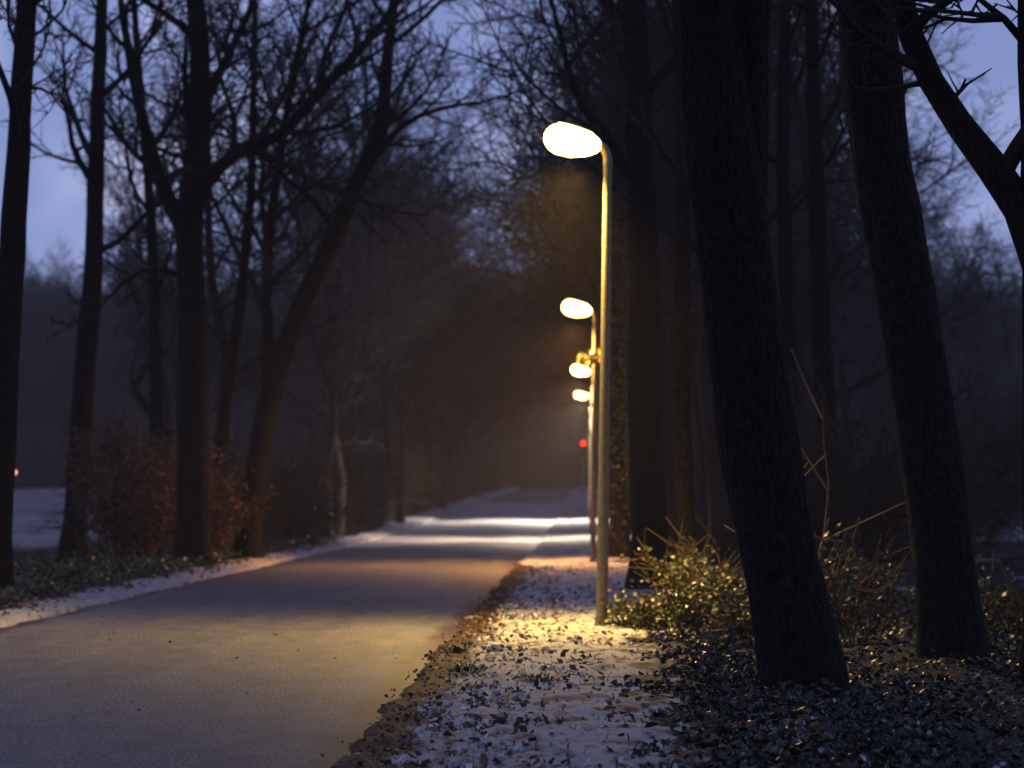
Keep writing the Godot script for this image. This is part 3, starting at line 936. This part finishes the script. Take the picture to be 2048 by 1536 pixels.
	shrub("beech_shrub", "rust-brown leafy shrub in the gap left of the stoutest trunk, farther back", "shrub", gv(-9.6, -66.0), rust.merged({"seed": 24, "tall": 2.6}, true), "rust-brown shrubs")
	shrub("evergreen_bush", "dark evergreen bush past the leaning tree", "bush", gv(-7.5, -80.0), {"wide": 0.9, "tall": 1.8, "stems": 18, "thick": 0.02, "droop": -0.1, "dense": 0.7, "col": Color(0.03, 0.028, 0.02), "leaves": 3500, "leaf": [0.05, 0.09], "leaf_mat": "green_leaf", "cols": [Color(0.016, 0.022, 0.012), Color(0.022, 0.028, 0.015)], "seed": 23, "level": 2})
	# bare shrubs along both edges and through the wood
	var proto := shrub("bare_shrub", "leafless twiggy shrub nearest along the unlit side of the road", "shrub", gv(-7.6, -70.0), {"wide": 0.8, "tall": 2.0, "stems": 16, "thick": 0.014, "droop": -0.15, "dense": 1.0, "col": Color(0.075, 0.052, 0.035), "seed": 41, "level": 2}, "leafless shrubs")
	var proto2 := shrub("bare_shrub", "leafless twiggy shrub nearest behind the lamp posts", "shrub", gv(3.2, -38.0), {"wide": 1.0, "tall": 2.6, "stems": 18, "thick": 0.016, "droop": -0.15, "dense": 1.0, "col": Color(0.055, 0.042, 0.03), "seed": 42, "level": 2}, "leafless shrubs")
	for k in 40:
		var d := rng.randf_range(72.0, 280.0)
		copy_of([proto, proto2][k % 2], gv(-8.2 - 2.5 * rng.randf() * rng.randf(), -d), rng.randf() * TAU, rng.randf_range(0.7, 1.3), "leafless shrub in the undergrowth along the unlit side", "undergrowth along the unlit side")
	for k in 60:
		var d := rng.randf_range(40.0, 260.0)
		copy_of([proto, proto2][k % 2], gv(rng.randf_range(2.2, 5.0 + d * 0.08), -d), rng.randf() * TAU, rng.randf_range(0.7, 1.4), "leafless shrub in the undergrowth behind the lamp posts", "undergrowth on the lamp side")
	# thicket at the foot of the distant wood
	var mm := MultiMesh.new()
	mm.transform_format = MultiMesh.TRANSFORM_3D
	mm.mesh = (proto2.get_node("stem") as MeshInstance3D).mesh
	mm.instance_count = 700
	for q in 700:
		var s := rng.randf_range(1.4, 2.6)
		mm.set_instance_transform(q, Transform3D(Basis(Vector3.UP, rng.randf() * TAU).scaled(Vector3(s, s, s)), gv(rng.randf_range(-90.0, 75.0), -rng.randf_range(298.0, 350.0), -0.1)))
	var mmi := MultiMeshInstance3D.new()
	mmi.name = numbered("distant_thicket")
	mmi.multimesh = mm
	add_child(mmi)
	tag(mmi, "dark thicket along the foot of the distant wood", "thicket", "", "stuff")
	# ivy: round the second lamp's pole and up the trunk behind
	for a in [["climbing_ivy", "bunch of lamplit ivy leaves on the second lamp's pole", Vector3(0.12, 4.2, -62.6), 0.24, 0.07, 130, 0.11, 0.075, 0.0],
			["climbing_ivy", "lamplit ivy climbing the trunk behind the near lamp post", Vector3(0.60, 3.4, -65.8), 0.27, 1.4, 900, 0.10, 0.27, 0.0]]:
		var t := thing(a[0], a[1], "ivy", Vector3(a[2].x, 0, a[2].z), 0.0, "ivy in the lamplight")
		var sh := Shape.new()
		var c: Vector3 = a[2]
		var ring := func() -> Vector3:
			var az := rng.randf() * TAU
			var rr: float = a[3] * rng.randf_range(0.75, 1.25)
			return Vector3(cos(az) * rr, c.y + rng.randfn() * a[4], sin(az) * rr)
		leaves_in(sh, rng, a[5], ring, a[6] * 0.7, a[6] * 1.4, [Color(0.09, 0.10, 0.03), Color(0.06, 0.075, 0.02)], 1.0)
		part("foliage", sh, M.green_leaf, t).set_meta("kind", "stuff")
		var vine := Shape.new()
		var vp := PackedVector3Array()
		var vr := PackedFloat32Array()
		for q in 30:
			var f := q / 29.0
			vp.append(Vector3(cos(f * 14.0) * a[7] + 0.07 * f * float(a[8]), f * (c.y + a[4]), sin(f * 14.0) * a[7]))
			vr.append(lerpf(0.016, 0.006, f))
		vine.tube(vp, vr, 5, Color(0.05, 0.04, 0.03))
		part("vine", vine, M.twig, t)
	# tufts at the road's edge
	for a in [[-0.98, -24.6, "dark tuft of grass in the mud strip beside the road"], [-0.35, -23.2, "dark tuft of grass on the snow below the lamp"], [-1.2, -27.5, "small tuft of grass on the road's muddy edge"]]:
		var t := thing("grass_tuft", a[2], "grass tuft", Vector3(a[0], 0.03, a[1]), 0.0, "grass tufts")
		var sh := Shape.new()
		for k in 90:
			var az := rng.randf() * TAU
			var p := Vector3(cos(az), 0, sin(az)) * 0.12 * rng.randf()
			var h := rng.randf_range(0.08, 0.22)
			var dir := Vector3(cos(az) * 0.7, 1.0, sin(az) * 0.7).normalized()
			var w := Vector3(-sin(az), 0, cos(az)) * 0.006
			var mid := p + dir * h * 0.6
			var tip := mid + (dir - Vector3.UP * 0.9) * h * 0.5
			var c: Color = green[rng.randi() % 3]
			sh.tri(p - w, p + w, mid + w, c); sh.tri(p - w, mid + w, mid - w, c); sh.tri(mid - w, mid + w, tip, c)
		part("blades", sh, M.leaf, t).set_meta("kind", "stuff")
